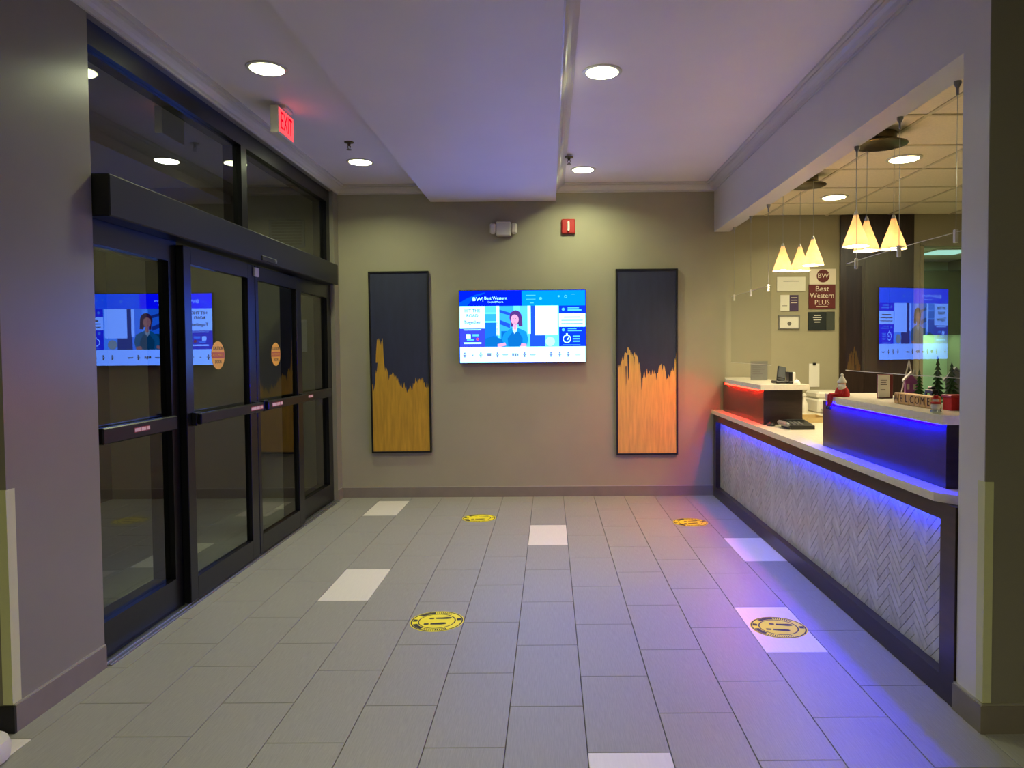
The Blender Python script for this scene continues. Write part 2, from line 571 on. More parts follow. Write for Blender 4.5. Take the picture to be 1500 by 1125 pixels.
def label_strip(parent, x, yc, z, w_=.14, h=.026, gaps=True):
    o = B(x, x + .0008, yc - w_ / 2, yc + w_ / 2, z - h / 2, z + h / 2).build('warning_label', 'label_red', parent)
    o['label'] = 'small red label with pale lettering'
    p = MB()
    segs = ((-.48, -.08), (-.05, .22), (.26, .48))
    for a, b in segs:
        p.box(x + .0008, x + .0014, yc + a * w_, yc + b * w_, z - h * .34, z + h * .34)
    W[o] = W[parent]
    p.build('print', 'label_pale', o)


def sidelight(name, y0, y1, stile_n, stile_f, lab):
    d = sgroup(name, (-2.2, y0, 0))
    B(FX0, FX1, y0, y0 + stile_n, 0, 2.14).build('stile', 'black_metal', d)
    B(FX0, FX1, y1 - stile_f, y1, 0, 2.14).build('stile', 'black_metal', d)
    a, b = y0 + stile_n, y1 - stile_f
    B(FX0, FX1, a, b, 2.0, 2.14).build('top_rail', 'black_metal', d)
    B(FX0, FX1, a, b, .012, .185).build('bottom_rail', 'black_metal', d)
    B(GX - .006, GX, a, b, .185, 2.0).build('pane', 'glass', d)
    pb = MB().box(-2.165, -2.118, a, b, 1.045, 1.125, bev=.006)
    pb = pb.build('push_bar', 'black_metal', d)
    label_strip(d, -2.118, lab, 1.088)
    return d


sidelight('door_1', 3.30, 4.10, .04, .09, 3.66)
sidelight('door_4', 6.0, 6.98, .09, .12, 6.25)


def circle_pts(cx, cz, r, n=32, a0=0, a1=2 * math.pi):
    return [(cx + r * math.cos(a0 + (a1 - a0) * i / n), cz + r * math.sin(a0 + (a1 - a0) * i / n)) for i in range(n if a1 - a0 > 6.2 else n + 1)]


def leaf(name, y0, y1, sn, sf, st_y, lab_y):
    d = sgroup(name, (-2.13, y0, 0))
    X0, X1 = -2.15, -2.105
    B(X0, X1, y0, y0 + sn, .015, 2.10, bev=.003).build('stile', 'black_metal', d)
    B(X0, X1, y1 - sf, y1, .015, 2.10, bev=.003).build('stile', 'black_metal', d)
    a, b = y0 + sn, y1 - sf
    B(X0, X1, a, b, 2.0, 2.10).build('top_rail', 'black_metal', d)
    B(X0, X1, a, b, .015, .15).build('bottom_rail', 'black_metal', d)
    B(-2.134, -2.128, a, b, .15, 2.0).build('pane', 'glass', d)
    bar = MB().box(-2.075, -2.045, y0 + .05, y1 - .03, 1.06, 1.125, bev=.006)
    bar = bar.build('push_bar', 'black_metal', d)
    br = MB()
    for y in (y0 + .05, y1 - .10):
        br.box(-2.105, -2.075, y, y + .07, 1.05, 1.13, bev=.004)
    br.build('bar_bracket', 'black_plastic', d)
    label_strip(d, -2.045, lab_y, 1.092, .2, .03)
    st = MB().prism(circle_pts(st_y, 1.463, .09), 'x', -2.128, -2.1272)
    st = st.build('door_sticker', 'amber', d)
    st['label'] = 'round amber caution sticker'
    W[st] = W[d]
    MB().prism([(st_y - .086, 1.445), (st_y + .086, 1.445), (st_y + .086, 1.482), (st_y - .086, 1.482)], 'x', -2.1272, -2.1267).build('band', 'orange_ink', st)
    text('CAUTION', .030, 'black_ink', st, 'lettering', (-2.1268, st_y, 1.507), FACE_X)
    text('AUTOMATIC', .026, 'amber', st, 'lettering', (-2.1262, st_y, 1.463), FACE_X)
    text('DOOR', .030, 'black_ink', st, 'lettering', (-2.1268, st_y, 1.420), FACE_X)
    return d


leaf('door_2', 4.09, 5.075, .085, .115, 4.54, 4.93)
leaf('door_3', 5.085, 6.02, .05, .115, 5.50, 5.30)

op = thing('door_operator', (-2.09, 5.07, 2.11), 'long black box housing the sliding door motor above the entrance doors', 'door operator')
B(-2.15, -2.03, 3.295, 6.83, 2.118, 2.315, bev=.006).build('cover', 'operator', op)
B(-2.149, -2.035, 6.83, 6.86, 2.122, 2.311, bev=.004).build('end_cap', 'bronze', op)
B(-2.034, -2.022, 5.02, 5.30, 2.128, 2.165, bev=.004).build('motion_sensor', 'black_plastic', op)
MB().tube((-2.024, 5.26, 2.147), (-2.016, 5.26, 2.147), .012).build('sensor_lens', 'alu', op)
B(-2.104, -2.09, 5.05, 5.12, 2.02, 2.085, bev=.003).build('latch_cover', 'white_plastic', op)
th = single('door_threshold', B(-2.155, -2.085, 3.30, 6.96, 0, .006).box(-2.13, -2.118, 3.30, 6.96, .006, .012).box(-2.10, -2.092, 3.30, 6.96, .006, .010), 'alu',
            'metal floor track running under the sliding entrance doors', 'threshold')

# ------------------------------------------------------------ vestibule details seen through the glass
vg = thing('wall_vent', (-2.62, YB, 2.55), 'pale louvred vent grille on the vestibule wall behind the far transom pane', 'vent')
B(-2.80, -2.44, YB - .012, YB, 2.52, 2.80, bev=.004).build('frame', 'grey_plastic', vg)
for k in range(8):
    MB().box(-2.77, -2.47, YB - .018, YB - .012, 2.55 + k * .03, 2.565 + k * .03).build('slat', 'outer_wall', vg)
single('wall_notice', B(-2.52, -2.44, YB - .004, YB, 1.48, 1.80), 'paper', 'narrow white notice on the vestibule wall behind the far glass panel', 'notice')


# ------------------------------------------------------------ downlights
def downlight(x, y, zc, m, label, group, r=.098):
    t = thing('ceiling_downlight', (x, y, zc), label, 'downlight', group)
    MB().lathe(x, y, [(r + .02, zc), (r + .018, zc - .006), (r, zc - .008), (r - .004, zc - .003)], 28).build('trim_ring', 'white_plastic', t, True)
    MB().lathe(x, y, [(r - .004, zc - .009), (r - .004, zc - .0095), (.002, zc - .0125)][::-1], 28).build('lens', m, t)
    pw, col = {'down': (DOWN_P, DOWN_C), 'offdown': (OFF_P, OFF_C), 'vestdown': (2.6, (.95, 1, .8))}[m]
    d = bpy.data.lights.new('lamp', 'AREA')
    d.shape = 'DISK'; d.size = 2 * r - .02; d.energy = pw; d.color = col; d.spread = R(146)
    lo = bpy.data.objects.new('lamp', d); C.objects.link(lo); lo.parent = t; lo.location = (0, 0, -.016)
    return t


G1 = 'recessed downlights in the lobby ceiling'
downlight(-1.63, 4.17, ZC, 'down', 'round lit downlight in front of the exit sign, left of the soffit', G1)
downlight(-1.636, 6.22, ZC, 'down', 'round lit downlight near the back wall, beside a dark sprinkler, left of the soffit', G1)
downlight(.324, 4.27, ZC, 'down', 'round lit downlight right of the soffit, the nearer and larger one', G1)
downlight(.317, 6.55, ZC, 'down', 'round lit downlight right of the soffit, above the red fire strobe', G1)
G2 = 'recessed downlights in the office ceiling'
downlight(2.49, 5.02, ZO, 'offdown', 'round lit downlight in the office tile ceiling, nearer one beside the front pendants', G2)
downlight(2.50, 6.27, ZO, 'offdown', 'round lit downlight in the office tile ceiling, smaller one behind the rear pendants', G2)
downlight(-3.27, 6.12, ZC, 'vestdown', 'lit downlight in the vestibule ceiling seen through the transom glass', None)
struct('ceiling_vestibule', B(-4.5, XL - .17, 2.9, YB, ZC - .002, ZC), 'ceiling')

# ------------------------------------------------------------ exit sign
ex = thing('exit_sign', (-1.80, 4.84, ZC), 'white exit sign with a glowing red face hanging from the ceiling above the entrance', 'exit sign')
B(-1.825, -1.772, 4.70, 4.985, 2.925, 3.105, bev=.004).build('housing', 'white_plastic', ex)
B(-1.85, -1.75, 4.78, 4.92, 3.105, ZC, bev=.004).build('canopy', 'white_plastic', ex)
ef = B(-1.772, -1.769, 4.712, 4.973, 2.937, 3.093).build('lit_face', 'exit_face', ex)
W[ef] = W[ex]
text('EXIT', .165, 'exit_letters', ef, 'lettering', (-1.7685, 4.8425, 3.012), FACE_X, sx=.62)

# sprinklers
def sprinkler(x, y, z, label):
    t = thing('fire_sprinkler', (x, y, z), label, 'sprinkler')
    MB().lathe(x, y, [(.038, z), (.036, z - .006), (.014, z - .010), (.010, z - .03), (.006, z - .032)], 16).build('escutcheon', 'bronze', t, True)
    MB().tube((x - .012, y, z - .03), (x - .006, y, z - .055), .003).tube((x + .012, y, z - .03), (x + .006, y, z - .055), .003).build('yoke', 'bronze', t)
    MB().lathe(x, y, [(.006, z - .055), (.020, z - .058), (.020, z - .060), (.004, z - .061)], 12).build('deflector', 'bronze', t, True)


sprinkler(-1.57, 5.64, ZC, 'dark round sprinkler head on the ceiling left of the soffit')
sprinkler(.175, 6.06, ZC - .02, 'small sprinkler head against the right edge of the soffit')

# ------------------------------------------------------------ television
tvm = {n: emit('screen ' + n, tuple(x * TVS for x in c), 1.0) for n, c in [
    ('deep', (0, .018, 7.56)), ('cyan', (0, .42, 7.02)), ('arc', (0, .12, 7.56)), ('white', (1.05, 2.6, 9.72)), ('card', (.004, .06, 5.4)),
    ('cardl', (.06, .09, 3.672)), ('pale', (.22, 1.3, 7.56)), ('mid', (.05, .6, 4.86)), ('blue', (.01, .25, 3.78)), ('steel', (.02, .13, 1.6)),
    ('skin', (1.1, .55, 0.9)), ('hair', (.13, .05, 0.33)), ('teal', (.01, .40, 1.5)), ('teal2', (.004, .22, 0.8)), ('grey', (.24, .32, 0.6)),
    ('ink', (.10, .13, 0.3)), ('lblue', (.14, .9, 6.48)), ('red', (.8, .1, 0.3)), ('collar', (.7, 1.2, 2.4))]}
tv = thing('television', (-.27, YB, 1.355), 'flat screen television with a lit blue advert, on the wall between two paintings', 'television')
TX0_, TX1_, TZ0, TZ1 = -.893, .356, 1.357, 2.070
YS = YB - .062
B(TX0_ - .008, TX1_ + .008, YS + .002, YS + .04, TZ0 - .008, TZ1 + .008, bev=.003).build('bezel', 'black_plastic', tv)
B(-.5, -.04, YS + .04, YB - .002, 1.55, 1.90).build('wall_bracket', 'black_plastic', tv)
names = list(tvm)
pic = MB()
lay = [0]


def sp(u, v):
    return (TX0_ + u * (TX1_ - TX0_), TZ1 - v * (TZ1 - TZ0))


def quad(u0, v0, u1, v1, n, l=0):
    poly([(u0, v0), (u1, v0), (u1, v1), (u0, v1)], n, l)


def poly(uv, n, l=0):
    pts = [sp(*p) for p in uv]
    pts = pts if sum(pts[i][0] * pts[(i + 1) % len(pts)][1] - pts[(i + 1) % len(pts)][0] * pts[i][1] for i in range(len(pts))) > 0 else pts[::-1]
    y = YS - .0004 * l
    pic.add([(a, y, b) for a, b in pts], [tuple(range(len(pts)))], names.index(n))


def disc(u, v, r, n, l, k=14, e=1.0):
    poly([(u + r * math.cos(2 * math.pi * i / k), v + r * 1.75 * e * math.sin(2 * math.pi * i / k)) for i in range(k)], n, l)


quad(0, 0, .495, .21, 'deep'); quad(.495, 0, 1, .21, 'cyan')
poly([(0, .21), (0, .16), (.06, .10), (.13, .05), (.2, .02), (.2, .035), (.14, .08), (.09, .14), (.06, .21)], 'arc', 1)
quad(0, .21, .2, .52, 'white'); quad(0, .52, .2, .78, 'cardl')
quad(.2, .21, .79, .78, 'pale')
quad(.79, .21, 1, .32, 'card'); quad(.79, .32, 1, .505, 'white'); quad(.79, .505, 1, .78, 'card'); quad(0, .78, 1, 1, 'white')
# the photograph in the middle of the advert: an office, a woman at a desk
quad(.2, .44, .30, .78, 'blue', 1); quad(.2, .22, .29, .30, 'lblue', 1); quad(.2, .32, .29, .42, 'mid', 1)
quad(.29, .21, .315, .62, 'white', 1)
quad(.315, .21, .43, .78, 'mid', 1); poly([(.315, .26), (.43, .32), (.43, .36), (.315, .30)], 'steel', 2); poly([(.315, .40), (.40, .46), (.40, .52), (.315, .46)], 'steel', 2)
quad(.33, .56, .39, .78, 'teal2', 2); quad(.48, .21, .56, .78, 'lblue', 1); quad(.56, .21, .60, .78, 'steel', 1)
quad(.54, .21, .565, .60, 'white', 2)
quad(.60, .21, .78, .62, 'white', 1); quad(.60, .62, .68, .78, 'steel', 1); disc(.72, .71, .038, 'collar', 2)
poly([(.20, .66), (.27, .62), (.34, .68), (.36, .78), (.20, .78)], 'teal2', 2)
disc(.445, .37, .050, 'hair', 3, 16, 1.15); quad(.405, .37, .425, .50, 'hair', 3); poly([(.455, .36), (.495, .36), (.50, .49), (.47, .50)], 'hair', 3)
poly([(.36, .78), (.335, .68), (.35, .60), (.40, .53), (.44, .50), (.48, .53), (.53, .57), (.545, .68), (.53, .78)], 'teal', 4)
poly([(.385, .78), (.38, .66), (.42, .57), (.47, .57), (.50, .66), (.50, .78)], 'teal2', 5)
poly([(.42, .50), (.46, .50), (.455, .56), (.435, .60), (.42, .55)], 'collar', 6)
poly([(.425, .47), (.455, .47), (.45, .54), (.43, .54)], 'skin', 7)
disc(.438, .40, .032, 'skin', 8, 16, 1.25)
quad(.424, .385, .430, .392, 'hair', 9); quad(.443, .385, .449, .392, 'hair', 9); quad(.431, .445, .445, .449, 'red', 9)
poly([(.30, .74), (.36, .72), (.37, .76), (.32, .78), (.30, .78)], 'skin', 7); poly([(.49, .73), (.53, .74), (.53, .78), (.48, .78)], 'skin', 7)
# small cards and icons
quad(.03, .535, .17, .545, 'white', 1); quad(.05, .60, .085, .66, 'white', 1); quad(.10, .60, .15, .63, 'lblue', 1); disc(.14, .67, .012, 'red', 2); quad(.03, .715, .17, .735, 'white', 1)
quad(.055, .67, .11, .69, 'lblue', 1)
disc(.825, .262, .012, 'lblue', 1); quad(.86, .235, .95, .25, 'lblue', 1); quad(.86, .262, .97, .285, 'lblue', 1)
quad(.83, .365, .96, .380, 'grey', 1); quad(.81, .41, .98, .422, 'grey', 1); quad(.81, .455, .98, .465, 'grey', 1)
disc(.825, .548, .012, 'lblue', 1); quad(.86, .53, .93, .54, 'lblue', 1); quad(.86, .555, .97, .568, 'lblue', 1)
disc(.853, .675, .033, 'white', 1, 20); disc(.853, .675, .026, 'card', 2, 20); quad(.846, .60, .860, .618, 'white', 2); poly([(.85, .68), (.872, .645), (.862, .69)], 'white', 3)
for v in (.63, .665, .70):
    quad(.90, v, .955, v + .018, 'lblue', 1)
quad(.82, .755, .96, .760, 'lblue', 1)
for u in (.53, .535):
    quad(u, .06, u + .07, .068, 'lblue', 1); quad(u, .115, u + .07, .122, 'lblue', 1)
disc(.645, .11, .012, 'lblue', 1); quad(.56, .165, .59, .175, 'lblue', 1); disc(.79, .08, .008, 'lblue', 1); disc(.845, .085, .012, 'lblue', 1); disc(.845, .085, .007, 'cyan', 2); quad(.89, .05, .92, .056, 'lblue', 1)
scr = pic.build('screen', [tvm[n] for n in names], tv)
scr['label'] = 'lit screen showing an advert with a woman at a desk'
W[scr] = W[tv]


def tvt(s, size, n, u, v, l=2, sx=1.0, bold=0):
    x, z = sp(u, v)
    return text(s, size, tvm[n], scr, 'lettering', (x, YS - .0004 * l - .0005, z), ext=.0002, sx=sx, bold=bold)


tvt('BW', .052, 'white', .142, .115, sx=1.2)
tvt('|', .05, 'white', .186, .115)
tvt('Best Western', .040, 'white', .287, .102)
tvt('Hotels & Resorts', .022, 'white', .287, .155)
tvt('HIT THE', .042, 'ink', .100, .275, bold=.0011)
tvt('ROAD', .042, 'ink', .100, .345, bold=.0011)
tvt('Together', .046, 'ink', .100, .435, bold=.0011)
x = .03
for kind, u in (('i', .037), ('d', .10), ('i', .165), ('h', .232), ('i', .298), ('t', .36), ('w', .44), ('i', .515), ('t', .58), ('i', .725), ('i', .795), ('i', .862), ('t', .94)):
    ic = MB()
    def q(u0, v0, u1, v1):
        a = sp(u0, v1); b = sp(u1, v0)
        ic.add([(a[0], YS - .001, a[1]), (b[0], YS - .001, a[1]), (b[0], YS - .001, b[1]), (a[0], YS - .001, b[1])], [(0, 1, 2, 3)])
    if kind == 'i':
        q(u - .006, .855, u + .006, .88); q(u - .013, .885, u + .013, .897); q(u - .006, .897, u + .006, .925)
    elif kind == 'd':
        q(u - .006, .885, u + .006, .90)
    elif kind == 'h':
        q(u - .016, .865, u + .016, .91)
    elif kind == 'w':
        q(u - .026, .87, u - .008, .905); q(u - .004, .87, u + .010, .915); q(u + .014, .875, u + .026, .905)
    else:
        q(u - .022, .885, u + .022, .895); q(u - .018, .900, u + .018, .905)
    ic.build('icon', tvm['grey'], scr)


# ------------------------------------------------------------ paintings
def painting(cx, w_, z0, z1, prof, label, gm, lean, streaks):
    p = thing('wall_painting', (cx, YB, z0), label, 'painting', 'tall navy and gold paintings beside the television')
    x0, x1 = cx - w_ / 2, cx + w_ / 2
    f_ = MB()
    t = .016
    for a in ((x0, x0 + t, z0, z1), (x1 - t, x1, z0, z1), (x0 + t, x1 - t, z0, z0 + t), (x0 + t, x1 - t, z1 - t, z1)):
        f_.box(a[0], a[1], YB - .045, YB - .001, a[2], a[3])
    cc = (cx, YB, z0)
    f_.turn(lean, cc, 'Y').build('frame', 'frame_black', p)
    cv = B(x0 + t, x1 - t, YB - .035, YB - .002, z0 + t, z1 - t).turn(lean, cc, 'Y').build('canvas', 'navy', p)
    W[cv] = W[p]
    a, b = x0 + t + .001, x1 - t - .001
    H = z1 - z0
    rr = random.Random(int(cx * 100))
    top = []
    n = 90
    for i in range(n + 1):
        u = i / n
        for (u0, v0), (u1, v1) in zip(prof, prof[1:]):
            if u0 <= u <= u1:
                v = v0 + (v1 - v0) * (u - u0) / (u1 - u0)
                break
        v += rr.uniform(-.018, .014) * (1 if i % 3 else 1.6)
        top.append((a + (b - a) * u, z1 - v * H))
    g = MB()
    zb = z0 + t + .001
    for (xa, za), (xb, zb_) in zip(top, top[1:]):
        g.add([(xa, YB - .0358, zb), (xb, YB - .0358, zb), (xb, YB - .0358, zb_), (xa, YB - .0358, za)], [(0, 1, 2, 3)])
    g.turn(lean, cc, 'Y').build('gold_paint', gm, cv)
    for u, v0, v1, ww in streaks:
        s = MB()
        xx = a + (b - a) * u
        s.add([(xx - ww, YB - .0364, z1 - v0 * H), (xx - ww * .3, YB - .0364, z1 - v1 * H), (xx + ww * .4, YB - .0364, z1 - (v1 - .02) * H), (xx + ww, YB - .0364, z1 - v0 * H)], [(0, 1, 2, 3)])
        s.turn(lean, cc, 'Y').build('navy_stroke', 'navy', cv)
    return p


painting(-1.494, .602, .457, 2.275,
         [(0, .64), (.05, .64), (.09, .40), (.11, .385), (.2, .385), (.215, .52), (.3, .565), (.42, .58), (.5, .62), (.62, .645), (.7, .64), (.78, .605), (.9, .60), (.95, .63), (1, .635)],
         'tall narrow painting, navy over ragged gold, left of the television', 'gold', R(-.35),
         [(.025, .43, .66, .012), (.08, .50, .56, .014), (.3, .54, .60, .01), (.62, .60, .67, .02)])
painting(.972, .617, .42, 2.280,
         [(0, .53), (.07, .49), (.14, .45), (.18, .427), (.25, .47), (.33, .455), (.38, .54), (.42, .60), (.45, .565), (.6, .557), (.68, .565), (.72, .51), (.8, .535), (.85, .59), (.95, .545), (1, .46)],
         'tall narrow painting, charcoal navy over spiky gold, right of the television', 'gold_light', 0,
         [(.18, .46, .60, .010), (.14, .52, .63, .006), (.41, .53, .65, .012), (.28, .47, .52, .005), (.66, .53, .60, .008)])

# ------------------------------------------------------------ emergency light and fire strobe
em = thing('emergency_light', (-.455, YB, 2.60), 'white two-lamp emergency light on the wall under the soffit', 'emergency light')
B(-.525, -.375, YB - .07, YB, 2.615, 2.755, bev=.01).build('body', 'white_plastic', em)
for x0, x1 in ((-.585, -.528), (-.372, -.315)):
    B(x0, x1, YB - .075, YB - .02, 2.635, 2.74, bev=.014).build('lamp_head', 'white_plastic', em)
fs = thing('fire_strobe', (.195, YB, 2.63), 'small red fire alarm strobe on the wall above the television', 'fire alarm')
B(.127, .263, YB - .035, YB, 2.635, 2.780, bev=.008).build('housing', 'red_paint', fs)
B(.185, .207, YB - .05, YB - .034, 2.66, 2.755, bev=.006).build('strobe_lens', 'lens', fs)
for z in (2.668, 2.745):
    MB().tube((.196, YB - .05, z), (.196, YB - .056, z), .010).build('lamp', 'lens', fs)

# ------------------------------------------------------------ corner guards
cg = MB().box(XR - .003, XR - .0002, 2.685, 2.725, .116, .968).box(XR - .003, XR + .030, 2.680, 2.6848, .116, .968)
single('corner_guard', cg, 'guard', 'cream vinyl corner guard on the grey pillar at the near end of the reception counter', 'corner guard')
cg = MB().box(XL + .0002, XL + .003, 2.7198, 2.760, .112, .955).box(XL - .035, XL + .003, 2.714, 2.7196, .112, .955)
single('corner_guard', cg, 'guard', 'cream vinyl corner guard on the wall end left of the entrance doors', 'corner guard')

# ------------------------------------------------------------ floor stickers
def ring(mb, cx, cy, r0, r1, z, a0=0, a1=360, n=40):
    for i in range(n):
        t0 = R(a0 + (a1 - a0) * i / n); t1 = R(a0 + (a1 - a0) * (i + 1) / n)
        mb.add([(cx + r0 * math.cos(t0), cy + r0 * math.sin(t0), z), (cx + r1 * math.cos(t0), cy + r1 * math.sin(t0), z),
                (cx + r1 * math.cos(t1), cy + r1 * math.sin(t1), z), (cx + r0 * math.cos(t1), cy + r0 * math.sin(t1), z)], [(0, 1, 2, 3)])


def footprint(mb, cx, cy, z):
    # a shoe sole pointing to +x, heel apart
    sole = [(-.030, -.010), (.000, -.013), (.030, -.015), (.050, -.010), (.058, .002), (.050, .012), (.028, .014), (.000, .010), (-.030, .009)]
    heel = [(-.066, -.007), (-.060, -.011), (-.040, -.010), (-.040, .009), (-.060, .010), (-.066, .006)]
    for part in (sole, heel):
        mb.add([(cx + a, cy + b, z) for a, b in part], [tuple(range(len(part)))])


def sticker(cx, cy, rot, label, r=.147):
    s = thing('floor_sticker', (cx, cy, 0), label, 'floor sticker', 'round yellow distancing stickers on the floor')
    MB().lathe(cx, cy, [(r, 0.0002), (r, .0010)], 44).build('disc', 'yellow', s)
    p = MB()
    z = .0012
    ring(p, cx, cy, r * .915, r * .965, z)
    ring(p, cx, cy, r * .655, r * .70, z)
    for a0, a1 in ((98, 140), (196, 232)):
        ring(p, cx, cy, r * .73, r * .90, z, a0, a1, 12)
    for lo, hi in ((50, 92), (238, 300)):
        a = lo
        while a < hi:
            ring(p, cx, cy, r * .745, r * .885, z, a, a + 2.6, 1)
            a += 5.2
    for a0 in (8, 172):
        ring(p, cx, cy, r * .74, r * .90, z, a0 - 7, a0 + 7, 4)
    p.turn(rot, (cx, cy, 0)).build('ring_print', 'black_ink', s)
    q_ = MB()
    footprint(q_, cx + .022, cy + .040, z); footprint(q_, cx - .002, cy - .036, z)
    q_.turn(rot, (cx, cy, 0)).build('footprint', 'black_ink', s)


sticker(-.629, 3.834, R(4), 'round yellow floor sticker with footprints on grey tile, nearest the entrance doors')
sticker(-.634, 6.213, R(2), 'round yellow floor sticker, far one below the television')
sticker(1.19, 6.015, R(8), 'round yellow floor sticker, far one beside the reception counter')
sticker(1.203, 3.722, R(-10), 'round yellow floor sticker lying on a white tile beside the reception counter')

# ------------------------------------------------------------ reception counter
ct = thing('reception_counter', (1.9, 5.0, 0), 'long dark-framed reception counter faced with grey herringbone marble', 'counter')
CY0, CY1 = 2.865, YB - .015
FXa, FXb = 1.642, 1.705
B(FXa, FXb, CY0, CY1, 0, .10).build('plinth', 'espresso', ct)
B(FXa, 1.662, CY0, CY1, .757, .829).build('top_rail', 'espresso', ct)
B(FXa, FXb, CY0, 2.975, .10, .757).build('stile', 'espresso', ct)
B(FXa, FXb, 7.02, CY1, .10, .757).build('stile', 'espresso', ct)
bp_ = B(1.692, 1.715, 2.975, 7.02, .10, .757).build('panel_backing', 'panel_back', ct)
W[bp_] = W[ct]
B(1.715, 2.30, CY0, CY1, .0, .829).box(1.662, 1.715, CY0, CY1, .784, .829).build('carcass', 'espresso', ct)
B(2.302, 2.90, 6.45, CY1, .0, .829).build('return_cabinet', 'espresso', ct)
B(1.666, 1.678, 2.99, 7.01, .772, .782).build('led_strip', 'led_blue2', ct)['label'] = 'blue light strip under the top rail'
# herringbone marble: pieces clipped to the panel
hw, hl, gg = .038, .168, .0015


def clip(poly_, f_in, f_cut):
    out = []
    for i in range(len(poly_)):
        a, b = poly_[i], poly_[(i + 1) % len(poly_)]
        ia, ib = f_in(a), f_in(b)
        if ia:
            out.append(a)
        if ia != ib:
            out.append(f_cut(a, b))
    return out


def cliprect(p, y0, y1, z0, z1):
    for ax, lim, sg in ((0, y0, 1), (0, y1, -1), (1, z0, 1), (1, z1, -1)):
        def fi(q):
            return (q[ax] - lim) * sg >= 0
        def fc(a, b):
            t_ = (lim - a[ax]) / (b[ax] - a[ax])
            return (a[0] + (b[0] - a[0]) * t_, a[1] + (b[1] - a[1]) * t_)
        p = clip(p, fi, fc)
        if len(p) < 3:
            return []
    return p


pieces = []
s2 = math.sqrt(.5)
for m_ in range(-2, 24):
    for k in range(-30, 45):
        ox, oy = k * hw + m_ * hl, k * hw - m_ * hl
        for rect in ((ox, ox + hl, oy, oy + hw), (ox + hl, ox + hl + hw, oy + hw - hl, oy + hw)):
            x0, x1, y0, y1 = rect
            x0 += gg; x1 -= gg; y0 += gg; y1 -= gg
            pts = [((a - b) * s2 + 2.7, (a + b) * s2) for a, b in ((x0, y0), (x1, y0), (x1, y1), (x0, y1))]
            cy_ = sum(p[0] for p in pts) / 4; cz_ = sum(p[1] for p in pts) / 4
            if not (2.8 < cy_ < 7.2 and -.05 < cz_ < .9):
                continue
            q = cliprect(pts, 2.976, 7.019, .101, .756)
            if len(q) < 3:
                continue
            ar = abs(sum(q[i][0] * q[(i + 1) % len(q)][1] - q[(i + 1) % len(q)][0] * q[i][1] for i in range(len(q)))) / 2
            if ar < 2e-4:
                continue
            pieces.append((cy_, q))
pieces.sort(key=lambda t: t[0])
stuff = MB()
for n, (cy_, q) in enumerate(pieces):
    xf = 1.688 - rnd.uniform(0, .0012)
    mt = 'marble' if rnd.random() < .68 else 'marble_dark'
    if n < 298:
        MB().prism(q, 'x', xf, 1.692).build('marble_tile', mt, bp_)
    else:
        stuff.prism(q, 'x', xf, 1.692, 0 if mt == 'marble' else 1)
so = stuff.build('marble_tile', ['marble', 'marble_dark'], bp_)
so['kind'] = 'stuff'

ctop = MB()
ctop.prism([(1.62, 2.99), (1.70, 2.864), (2.33, 2.864), (2.33, 6.42), (2.92, 6.42), (2.92, CY1), (1.62, CY1)], 'z', .830, .868)
single('countertop', ctop, 'quartz', 'cream quartz worktop on the reception counter, lit red and blue by light strips', 'countertop')


def ledge(pts, body, led, ledm, label):
    x0, x1, y0, y1 = body
    t = thing('raised_ledge', ((x0 + x1) / 2, (y0 + y1) / 2, .868), label, 'raised counter', 'raised ledges on the reception counter')
    B(x0, x1, y0, y1, .869, 1.152).build('body', 'espresso', t)
    MB().prism(pts, 'z', 1.152, 1.193).build('ledge_top', 'quartz', t)
    o = B(x0 - .028, x0 - .018, led[0], led[1], 1.138, 1.151).build('led_strip', ledm, t)
    return t


ledge([(1.648, 2.985), (1.648, 4.10), (1.745, 4.50), (2.06, 4.50), (2.06, 2.985)], (1.705, 2.03, 3.05, 4.43), (3.08, 4.30), 'led_blue',
      'near raised dark ledge with a cream top and blue light strip')
ledge([(1.648, 5.545), (1.648, 6.66), (1.745, 7.08), (2.03, 7.08), (2.03, 5.545)], (1.705, 2.015, 5.66, 6.98), (5.72, 6.80), 'led_red',
      'far raised dark ledge with a cream top and red light strip')


# ------------------------------------------------------------ sneeze guards
def guard_(y0, y1, z0, z1, cables, bow, label, ztop=2.645):
    t = thing('sneeze_guard', (1.78, (y0 + y1) / 2, z0), label, 'sneeze guard', 'hanging clear sneeze guards')
    n = 16
    ym = 3.75
    def X(y):
        return 1.78 + (bow * (y - ym) ** 2 if bow else 0)
    g = MB()
    front = [(X(y0 + (y1 - y0) * i / n), y0 + (y1 - y0) * i / n) for i in range(n + 1)]
    pts = front + [(x_ + .005, y_) for x_, y_ in front[::-1]]
    g.prism(pts, 'z', z0, z1)
    g.build('pane', 'guard_glass', t, True)
    for za, zb_ in ((z0 - .003, z0 - .0002), (z1 + .0002, z1 + .003)):
        MB().prism(pts, 'z', za, zb_).build('polished_edge', 'white_plastic', t, True)
    for y in cables:
        x_ = X(y)
        MB().tube((x_ + .0025, y, z1 - .02), (x_ + .0025, y, ztop - .05), .0013, n=6).build('cable', 'alu', t)
        B(x_ - .006, x_ + .010, y - .009, y + .009, z1 - .045, z1 + .014, bev=.002).build('clip', 'white_plastic', t)
        MB().lathe(x_ + .0025, y, [(.006, ztop - .06), (.006, ztop - .03), (.016, ztop - .012), (.016, ztop)][::1], 12).build('hook', 'alu', t, True)


guard_(2.99, 4.31, 1.345, 1.985, (3.16, 3.64, 4.16), .045, 'clear hanging sneeze guard over the near ledge, mirroring the television')
guard_(5.72, 6.97, 1.345, 1.985, (5.80, 6.30, 6.86), 0, 'clear hanging sneeze guard over the far ledge, beside the back wall')


